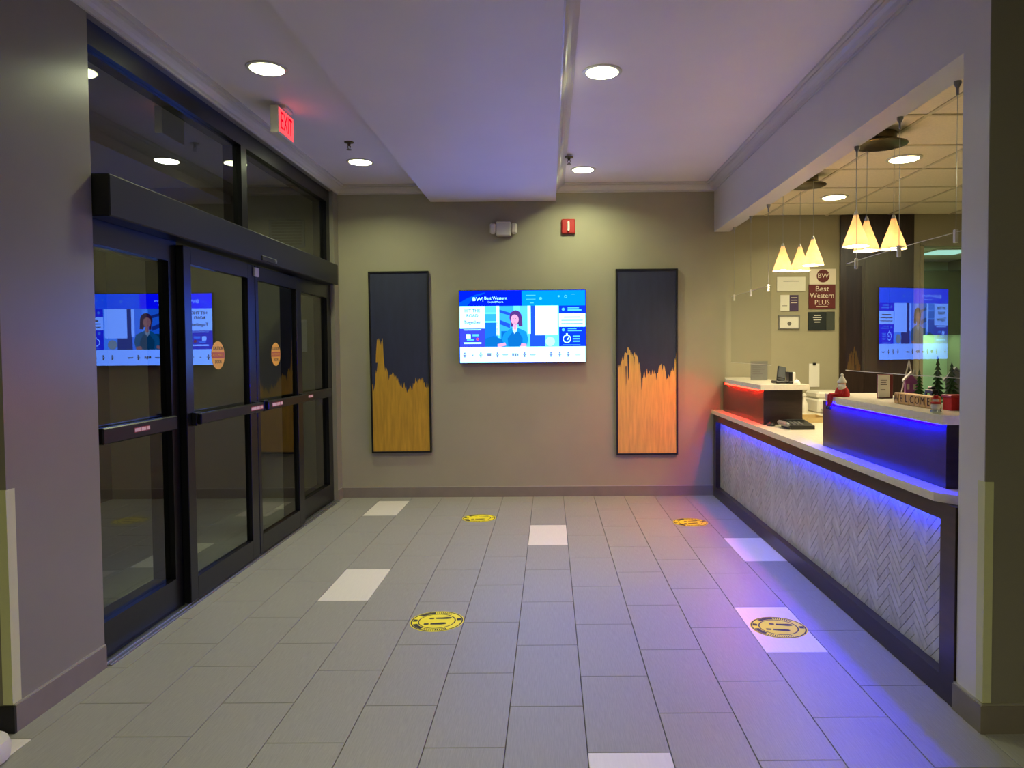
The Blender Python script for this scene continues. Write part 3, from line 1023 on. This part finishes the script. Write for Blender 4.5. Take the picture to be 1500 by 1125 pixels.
# ------------------------------------------------------------ pendant clusters
def pendant(cx, cy, cones, label):
    t = thing('pendant_cluster', (cx, cy, ZO), label, 'pendant light', 'three-cone pendant lights over the reception counter')
    MB().lathe(cx, cy + .03, [(.11, ZO - .045), (.115, ZO - .04), (.115, ZO)], 28, sy=.8).build('ceiling_mount', 'bronze', t, True)
    MB().lathe(cx, cy, [(.155, ZO - .085), (.165, ZO - .08), (.165, ZO - .074), (.155, ZO - .07)], 32, sy=.85).build('canopy_plate', 'bronze', t, True)
    MB().tube((cx, cy, ZO - .07), (cx, cy, ZO - .045), .02).build('stem', 'bronze', t)
    for x_, y_, zb in cones:
        MB().tube((x_, y_, ZO - .085), (x_, y_, zb + .215), .0016, n=6).build('cord', 'alu', t)
        s = MB()
        n = 24
        prof = [(.078, zb), (.060, zb + .055), (.040, zb + .11), (.022, zb + .16), (.014, zb + .19)]
        inner = [(r_ - .003, z_) for r_, z_ in prof]
        loop = prof + inner[::-1]
        vs = []; fcs = []
        for r_, z_ in loop:
            vs += [(x_ + r_ * math.cos(2 * math.pi * i / n), y_ + r_ * math.sin(2 * math.pi * i / n), z_) for i in range(n)]
        L_ = len(loop)
        for j in range(L_):
            for i in range(n):
                jj = (j + 1) % L_
                fcs.append((j * n + i, j * n + (i + 1) % n, jj * n + (i + 1) % n, jj * n + i))
        s.add(vs, fcs)
        sh = s.build('lamp_shade', 'shade', t, True)
        W[sh] = W[t]
        MB().lathe(x_, y_, [(.014, zb + .185), (.012, zb + .20), (.006, zb + .215)], 14).build('socket_cap', 'alu', t, True)
        MB().ball((x_, y_, zb + .022), .018, 12, sz=1.3).build('bulb', 'bulb', sh, True)


pendant(2.03, 4.40, [(1.86, 4.33, 2.092), (2.0, 4.50, 2.088), (2.145, 4.45, 2.09)],
        'bronze canopy with three glowing cone pendants, the nearer and larger group')
pendant(1.955, 5.48, [(1.845, 5.63, 2.09), (1.99, 5.66, 2.09), (1.95, 5.27, 2.09)],
        'bronze canopy with three glowing cone pendants, the farther group by the wall signs')

# ------------------------------------------------------------ wall signs in the office
wp = thing('wood_wall_panel', (3.265, YB, 0), 'dark walnut floor to ceiling panel on the office wall beside the doorway', 'wall panel')
for i in range(3):
    B(2.90 + i * .2437, 2.90 + (i + 1) * .2437 - .003, YB - .03, YB - .001, 0, ZO - .005).build('board', 'wood', wp)

YW = YB - .003


def plate(name, x0, x1, z0, z1, m, label, cat, th=.006):
    return single(name, B(x0, x1, YB - th, YB - .0005, z0, z1), m, label, cat)


o = plate('wall_notice', 2.277, 2.560, 2.046, 2.190, 'paper', 'wide pale notice at the top left of the office wall signs', 'notice')
text('---------', .03, 'ink', o, 'lettering', (2.418, YB - .0065, 2.145))
B(2.34, 2.50, YB - .0068, YB - .006, 2.145, 2.152).build('print_line', 'ink', o)
for ch in list(o.children):
    if ch.name.startswith('lettering'):
        bpy.data.objects.remove(ch)
o = thing('brochure_poster', (2.40, YB, 1.85), 'small poster, half pale and half purple, on the office wall below the white notice', 'poster')
B(2.312, 2.402, YB - .006, YB - .0005, 1.85, 2.010).build('pale_half', 'paper', o)
B(2.402, 2.492, YB - .006, YB - .0005, 1.85, 2.010).build('purple_half', 'purple', o)
for z in (1.98, 1.955, 1.93):
    B(2.415, 2.48, YB - .0068, YB - .006, z, z + .006).build('print_line', 'cream', o)
B(2.33, 2.38, YB - .0068, YB - .006, 1.90, 1.906).build('print_line', 'ink', o)
o = thing('framed_certificate', (2.398, YB, 1.67), 'grey framed white certificate on the office wall, lowest on the left', 'certificate')
fr = MB()
for a in ((2.292, 2.304, 1.670, 1.808), (2.492, 2.504, 1.670, 1.808), (2.304, 2.492, 1.670, 1.682), (2.304, 2.492, 1.796, 1.808)):
    fr.box(a[0], a[1], YB - .018, YB - .0005, a[2], a[3])
fr.build('frame', 'grey_plastic', o)
B(2.304, 2.492, YB - .010, YB - .0005, 1.682, 1.796).build('certificate_sheet', 'paper', o)
MB().tube((2.40, YB - .0105, 1.725), (2.40, YB - .010, 1.725), .02, n=16).build('seal', 'ink', o)
o = thing('hotel_sign', (2.73, YB, 1.873), 'cream and maroon sign with a round logo reading Best Western PLUS', 'sign')
B(2.600, 2.862, YB - .008, YB - .0005, 2.112, 2.268).build('cream_panel', 'cream', o)
b_ = B(2.593, 2.857, YB - .012, YB - .0005, 1.873, 2.110).build('maroon_panel', 'maroon', o)
W[b_] = W[o]
lg = MB().tube((2.735, YB - .011, 2.197), (2.735, YB - .008, 2.197), .064, n=28).build('round_logo', 'maroon', o)
W[lg] = W[o]
text('BW', .062, 'cream', lg, 'lettering', (2.735, YB - .0112, 2.197), sx=1.15)
text('Best', .078, 'cream', b_, 'lettering', (2.725, YB - .0124, 2.066))
text('Western', .072, 'cream', b_, 'lettering', (2.725, YB - .0124, 2.000), sx=.93)
text('PLUS', .070, 'cream', b_, 'lettering', (2.725, YB - .0124, 1.932))
B(2.668, 2.782, YB - .0125, YB - .012, 1.892, 1.897).build('print_line', 'cream', b_)
o = thing('award_plaque', (2.72, YB, 1.655), 'black plaque with a silver right edge on the office wall under the maroon sign', 'plaque')
B(2.588, 2.765, YB - .015, YB - .0005, 1.655, 1.840, bev=.003).build('plaque_board', 'slate', o)
B(2.766, 2.855, YB - .012, YB - .0005, 1.655, 1.840, bev=.003).build('silver_plate', 'silver', o)
for i, (a, b) in enumerate(((2.645, 2.71), (2.635, 2.72), (2.64, 2.715), (2.65, 2.705))):
    B(a, b, YB - .0158, YB - .015, 1.80 - i * .022, 1.808 - i * .022).build('print_line', 'paper', o)
o = thing('hanging_sheet', (2.653, YB, 1.09), 'white sheet hanging from a black clip on the office wall', 'paper')
B(2.601, 2.705, YB - .004, YB - .0005, 1.088, 1.322).build('sheet', 'paper', o)
B(2.638, 2.668, YB - .012, YB - .004, 1.305, 1.33, bev=.002).build('binder_clip', 'black_plastic', o)

# ------------------------------------------------------------ utility room beyond the doorway
cb = thing('wall_cabinet', (4.2, 8.6, 1.68), 'dark olive wall cabinet in the green-lit room beyond the doorway', 'cabinet')
B(3.4, 4.98, 8.62, 8.95, 1.68, 2.40).build('cabinet_body', 'cabinet_olive', cb)
for i in range(3):
    B(3.41 + i * .525, 3.92 + i * .525, 8.60, 8.618, 1.625, 2.39, bev=.004).build('door', 'cabinet_olive', cb)
pl = thing('fluorescent_panel', (4.35, 7.95, 2.54), 'greenish lit ceiling panel in the room beyond the office doorway', 'ceiling light')
B(4.18, 4.6, 7.70, 8.12, 2.525, 2.539).build('frame', 'white_plastic', pl)
B(4.20, 4.58, 7.72, 8.10, 2.520, 2.525).build('diffuser', 'greenlamp', pl)
uc = thing('cabinet_fill_light', (4.2, 8.80, 1.66), 'added greenish fill light, out of sight under the olive wall cabinet', 'light')  # invented source, added to brighten the wall below the cabinet
B(3.5, 4.9, 8.76, 8.84, 1.655, 1.679).build('housing', 'white_plastic', uc)
B(3.52, 4.88, 8.77, 8.83, 1.651, 1.655).build('fill_lens', emit('cabinet fill glow', (.55, 1, .55), 26), uc)
area('utility_room_lamp', (4.0, 8.2, 2.50), .6, .6, 16, (.62, 1, .60))

# ------------------------------------------------------------ things on the lower counter
ZT = .868
ph = thing('desk_phone', (1.86, 5.42, ZT), 'black desk phone with a grey edge lying on the quartz counter between the two ledges', 'phone')
MB().prism([(5.30, ZT), (5.30, ZT + .03), (5.52, ZT + .055), (5.52, ZT)], 'x', 1.80, 1.98).build('base', 'black_plastic', ph)
MB().box(1.765, 1.80, 5.30, 5.52, ZT + .02, ZT + .055, bev=.012).build('handset', 'grey_plastic', ph)
kp = MB()
for i in range(3):
    for j in range(4):
        kp.box(1.83 + i * .03, 1.85 + i * .03, 5.33 + j * .03, 5.35 + j * .03, ZT + .034 + j * .0035, ZT + .040 + j * .0035)
kp.build('keypad', 'grey_plastic', ph)
B(1.82, 1.96, 5.46, 5.51, ZT + .049, ZT + .058).build('display', 'slate', ph)
ms = single('computer_mouse', MB().lathe(1.74, 5.59, [(.03, ZT), (.032, ZT + .012), (.022, ZT + .028), (.004, ZT + .034)], 16, sy=1.5), 'black_plastic',
            'dark computer mouse on the counter at the foot of the far ledge', 'mouse', smooth=True)
st = single('stapler', MB().prism([(4.50, ZT), (4.50, ZT + .018), (4.56, ZT + .055), (4.66, ZT + .05), (4.67, ZT)], 'x', 1.80, 1.835), 'black_plastic',
            'black stapler on the counter at the far end of the near ledge', 'stapler')
tr_ = thing('paper_tray', (2.18, 5.95, ZT), 'low tan tray on the counter behind the desk phone', 'tray')
B(2.07, 2.29, 5.80, 6.10, ZT, ZT + .006).build('tray_floor', 'paper_bag', tr_)
for a in ((2.07, 2.078, 5.80, 6.10), (2.282, 2.29, 5.80, 6.10), (2.078, 2.282, 5.80, 5.808), (2.078, 2.282, 6.092, 6.10)):
    B(a[0], a[1], a[2], a[3], ZT + .006, ZT + .04).build('tray_side', 'paper_bag', tr_)
single('spray_bottle', MB().lathe(2.42, 6.75, [(.03, ZT), (.034, ZT + .01), (.034, ZT + .08), (.014, ZT + .12), (.014, ZT + .15), (.02, ZT + .155), (.018, ZT + .175), (.004, ZT + .18)], 16),
       'white_plastic', 'small white bottle standing beside the far ledge on the back worktop', 'bottle', smooth=True)
pr = thing('desk_printer', (2.63, 6.78, ZT), 'pale grey printer on the worktop against the office wall under the hanging sheet', 'printer')
B(2.50, 2.80, 6.62, 6.98, ZT, ZT + .13, bev=.015).build('body', 'white_plastic', pr)
B(2.51, 2.79, 6.66, 6.98, ZT + .131, ZT + .20, bev=.02).build('scanner_lid', 'white_plastic', pr)
B(2.53, 2.77, 6.56, 6.62, ZT + .03, ZT + .04).build('output_tray', 'grey_plastic', pr)

# ------------------------------------------------------------ things on the far ledge
ZL = 1.193
sh = thing('acrylic_sign_holder', (1.86, 6.35, ZL), 'clear upright sign holder with a grey printed sheet on the far ledge', 'sign holder')
B(1.80, 1.95, 6.36, 6.363, ZL + .006, ZL + .17).build('sheet', 'grey_plastic', sh)
B(1.795, 1.955, 6.355, 6.3585, ZL + .003, ZL + .175).build('front_sheet', 'clear', sh)
B(1.795, 1.955, 6.32, 6.42, ZL, ZL + .003).build('foot', 'clear', sh)
for i in range(5):
    B(1.815, 1.815 + (.10, .08, .11, .07, .09)[i], 6.3544, 6.3549, ZL + .135 - i * .02, ZL + .142 - i * .02).build('print_line', 'ink', sh)
tm = thing('card_terminal', (1.91, 5.80, ZL), 'dark card terminal tilted on a stand on the far ledge', 'card terminal')
B(1.83, 1.93, 5.74, 5.88, ZL, ZL + .022, bev=.006).build('stand', 'black_plastic', tm)
MB().box(1.845, 1.915, 5.79, 5.81, ZL + .02, ZL + .15, bev=.006).turn(R(-24), (1.88, 5.80, ZL + .02), 'X').turn(R(14), (1.88, 5.8, ZL), 'Y').build('terminal_body', 'black_plastic', tm)
MB().box(1.852, 1.908, 5.786, 5.790, ZL + .045, ZL + .14).turn(R(-24), (1.88, 5.80, ZL + .02), 'X').turn(R(14), (1.88, 5.8, ZL), 'Y').build('keypad_face', 'slate', tm)
B(1.925, 1.99, 5.70, 5.80, ZL, ZL + .018, bev=.005).build('cradle', 'black_plastic', tm)
bx = thing('card_box', (2.0, 5.92, ZL), 'small black and white box beside the card terminal', 'box')
B(1.975, 2.005, 5.86, 5.95, ZL, ZL + .09, bev=.003).build('black_side', 'black_plastic', bx)
B(2.0055, 2.028, 5.86, 5.95, ZL, ZL + .088, bev=.003).build('white_side', 'white_plastic', bx)
mg = single('small_bell', MB().lathe(1.955, 5.62, [(.026, ZL), (.028, ZL + .006), (.024, ZL + .022), (.012, ZL + .034), (.004, ZL + .036), (.004, ZL + .044)], 18), 'white_cloth',
            'small pale round ornament at the front of the far ledge beside the card terminal', 'ornament', smooth=True)

# ------------------------------------------------------------ things on the near ledge
sa = thing('santa_doll', (1.715, 4.16, ZL), 'small sitting Santa doll with a red coat and white beard, legs over the ledge edge', 'doll')
sx_, sy_ = 1.712, 4.16
MB().lathe(sx_, sy_, [(.040, ZL), (.044, ZL + .012), (.038, ZL + .035), (.024, ZL + .06)], 16).build('coat', 'red_cloth', sa, True)
MB().ball((sx_ - .002, sy_ - .003, ZL + .075), .022, 12).build('head', 'skin', sa, True)
MB().lathe(sx_ - .008, sy_ - .014, [(.006, ZL + .030), (.020, ZL + .045), (.024, ZL + .062), (.018, ZL + .074)], 12).build('beard', 'white_cloth', sa, True)
MB().lathe(sx_, sy_, [(.026, ZL + .082), (.026, ZL + .092)], 14).build('hat_brim', 'white_cloth', sa, True)
MB().lathe(sx_, sy_, [(.023, ZL + .092), (.015, ZL + .11), (.006, ZL + .122)], 12).build('hat', 'white_cloth', sa, True)
MB().ball((sx_, sy_, ZL + .128), .009, 10).build('pompom', 'white_cloth', sa, True)
for dy in (-.018, .014):
    MB().tube((sx_ - .02, sy_ + dy, ZL + .014), (1.640, sy_ + dy - .01, ZL + .012), .012, .010).tube((1.640, sy_ + dy - .01, ZL + .016), (1.634, sy_ + dy - .012, ZL - .055), .010, .009).build('leg', 'red_cloth', sa, True)
    MB().ball((1.628, sy_ + dy - .014, ZL - .062), .012, 10).build('boot', 'black_plastic', sa, True)
for dy in (-.040, .036):
    MB().tube((sx_, sy_ + dy * .55, ZL + .05), (sx_ - .02, sy_ + dy, ZL + .018), .010, .008).build('arm', 'red_cloth', sa, True)

fs_ = thing('counter_sign_frame', (1.90, 4.02, ZL), 'white printed sign in a maroon stand on the near ledge', 'sign')
B(1.852, 1.942, 4.012, 4.030, ZL, ZL + .135, bev=.003).turn(R(8), (1.9, 4.02, 0)).build('stand', 'maroon', fs_)
B(1.848, 1.918, 4.0085, 4.0115, ZL + .006, ZL + .130).turn(R(8), (1.9, 4.02, 0)).build('sheet', 'paper', fs_)
for z, a in ((.10, .04), (.088, .035), (.076, .04), (.045, .03)):
    B(1.862, 1.862 + a, 4.0078, 4.0084, ZL + z, ZL + z + .006).turn(R(8), (1.9, 4.02, 0)).build('print_line', 'ink', fs_)

# letter blocks: W E L C O M E
LET = [('W', 'first'), ('E', 'second'), ('L', 'third'), ('C', 'middle'), ('O', 'fifth'), ('M', 'sixth'), ('E', 'last')]
for i, (ch, od) in enumerate(LET):
    y1 = 3.665 - i * .0515
    t = thing('letter_block', (1.80, y1 - .025, ZL), 'wooden letter block %s, %s from the left in the word on the near ledge' % (ch, od), 'letter block', 'wooden blocks spelling WELCOME')
    b0 = MB().box(1.776, 1.824, y1 - .05, y1, ZL, ZL + .056, bev=.003).turn(R((-4, 3, -2, 2, -1, 3, -2)[i]), (1.80, y1 - .025, 0)).build('cube', 'pine', t)
    text(ch, .052, 'brown_ink', t, 'letter', (1.7745, y1 - .025, ZL + .029), FACE_NX)


def brush_tree(x_, y_, h, r_, m, label):
    t = thing('bottle_brush_tree', (x_, y_, ZL), label, 'toy tree', 'toy trees behind the letter blocks')
    MB().lathe(x_, y_, [(.018, ZL), (.018, ZL + .010), (.005, ZL + .014), (.004, ZL + .03)], 12).build('base', 'trunk', t, True)
    s = MB()
    nt_ = 9
    for k in range(nt_):
        z0 = ZL + .024 + (h - .024) * k / nt_
        z1 = ZL + .024 + (h - .024) * (k + 1.35) / nt_
        ra = r_ * (1 - k / nt_) + .002
        n = 16
        vs = [(x_ + ra * (1 + .18 * (-1) ** i) * math.cos(2 * math.pi * i / n + k), y_ + ra * (1 + .18 * (-1) ** i) * math.sin(2 * math.pi * i / n + k), z0) for i in range(n)]
        vs.append((x_, y_, min(z1, ZL + h)))
        s.add(vs, [(i, (i + 1) % n, n) for i in range(n)] + [tuple(range(n))[::-1]])
    s.build('branches', m, t)


brush_tree(1.875, 3.605, .175, .027, 'green_brush', 'small green toy tree beside the violet toy house')
brush_tree(1.965, 3.60, .245, .034, 'green_dark', 'tallest green toy tree, left of the grey toy house')
brush_tree(1.90, 3.36, .215, .040, 'green_dark', 'dark green toy tree at the right, in front of the grey toy house')
wt = thing('wire_tree', (1.90, 3.76, ZL), 'pale triangular wire tree ornament, leftmost of the toy trees', 'ornament')
a, b, c_ = (1.872, 3.80, ZL + .006), (1.928, 3.72, ZL + .006), (1.90, 3.76, ZL + .215)
MB().tube(a, b, .0035).tube(b, c_, .0035).tube(c_, a, .0035).build('wire_outline', 'white_plastic', wt)
B(1.875, 1.925, 3.735, 3.785, ZL, ZL + .006).build('base', 'pine', wt)


def toy_house(x_, y_, w_, d_, h, roof, body_m, roof_m, label, rot):
    t = thing('toy_house', (x_, y_, ZL), label, 'toy house')
    MB().box(x_ - w_ / 2, x_ + w_ / 2, y_ - d_ / 2, y_ + d_ / 2, ZL, ZL + h).prism([(x_ - w_ / 2, ZL + h), (x_ + w_ / 2, ZL + h), (x_, ZL + h + roof * .92)], 'y', y_ - d_ / 2, y_ + d_ / 2).turn(rot, (x_, y_, 0)).build('walls', body_m, t)
    rf = MB()
    e = .010
    for s_ in (-1, 1):
        rf.prism([(x_, ZL + h + roof), (x_ + s_ * (w_ / 2 + e), ZL + h - .006), (x_ + s_ * (w_ / 2 + e), ZL + h + .004), (x_, ZL + h + roof + .011)], 'y', y_ - d_ / 2 - e, y_ + d_ / 2 + e)
    rf.turn(rot, (x_, y_, 0)).build('roof', roof_m, t)
    B(x_ - .009, x_ + .009, y_ - d_ / 2 - .002, y_ - d_ / 2, ZL, ZL + .035).turn(rot, (x_, y_, 0)).build('door', 'red_paint', t)
    for dx in (-.5, .5):
        B(x_ + dx * w_ * .55 - .006, x_ + dx * w_ * .55 + .006, y_ - d_ / 2 - .002, y_ - d_ / 2, ZL + h * .6, ZL + h * .85).turn(rot, (x_, y_, 0)).build('window', 'paper', t)
    B(x_ + w_ * .2, x_ + w_ * .2 + .012, y_ - .006, y_ + .006, ZL + h + roof * .3, ZL + h + roof + .02).turn(rot, (x_, y_, 0)).build('chimney', roof_m, t)


toy_house(1.875, 3.69, .055, .045, .115, .035, 'pink_paint', 'white_plastic', 'violet toy house with a white roof behind the letter blocks', R(-20))
toy_house(1.985, 3.475, .085, .06, .125, .055, 'house_grey', 'house_grey', 'grey toy house between the green toy trees', R(-25))
car = thing('toy_car', (1.86, 3.46, ZL), 'small dark toy car in front of the grey toy house behind the blocks', 'toy car')
MB().box(1.845, 1.875, 3.42, 3.50, ZL + .062, ZL + .082, bev=.005).box(1.849, 1.871, 3.44, 3.48, ZL + .082, ZL + .096, bev=.005).build('car_body', 'black_plastic', car)
for y_ in (3.435, 3.485):
    for x_ in (1.843, 1.872):
        MB().tube((x_, y_, ZL + .060), (x_ + .005, y_, ZL + .060), .009, n=12).build('wheel', 'slate', car)
B(1.842, 1.878, 3.41, 3.51, ZL, ZL + .050).build('display_stand', 'pine', car)

fg = thing('snow_globe_figure', (1.685, 3.10, ZL), 'small red and silver snowman ornament at the front edge of the near ledge', 'ornament')
MB().lathe(1.685, 3.10, [(.022, ZL), (.024, ZL + .006), (.020, ZL + .014)], 16).build('base', 'silver', fg, True)
MB().ball((1.685, 3.10, ZL + .030), .020, 12).build('snowman_body', 'white_cloth', fg, True)
MB().ball((1.685, 3.10, ZL + .054), .013, 12).build('snowman_head', 'white_cloth', fg, True)
MB().lathe(1.685, 3.10, [(.020, ZL + .040), (.022, ZL + .046), (.014, ZL + .050)], 14).build('scarf', 'red_cloth', fg, True)
MB().lathe(1.685, 3.10, [(.018, ZL + .063), (.018, ZL + .065), (.010, ZL + .066), (.010, ZL + .076)], 14).build('hat', 'red_cloth', fg, True)
rb = thing('gift_box', (1.845, 3.235, ZL), 'red gift box at the right end of the letter blocks', 'box')
B(1.81, 1.88, 3.20, 3.272, ZL, ZL + .058, bev=.002).build('box_body', 'red_cloth', rb)
B(1.806, 1.884, 3.196, 3.276, ZL + .058, ZL + .070, bev=.002).build('lid', 'red_paint', rb)
single('hand_sanitiser', MB().lathe(1.86, 3.165, [(.02, ZL), (.022, ZL + .005), (.022, ZL + .04), (.010, ZL + .05), (.010, ZL + .058), (.003, ZL + .06)], 14), 'black_plastic',
       'small black bottle beside the red gift box on the near ledge', 'bottle', smooth=True)

# white bin whose rim just shows at the lower left
wbn = MB().lathe(-2.082, 2.50, [(.085, 0), (.10, .008), (.105, .05), (.095, .075), (.05, .09), (.01, .093)], 28)
single('floor_bin', wbn, 'white_plastic', 'small white rounded bin lid just showing at the lower left corner', 'bin', smooth=True)
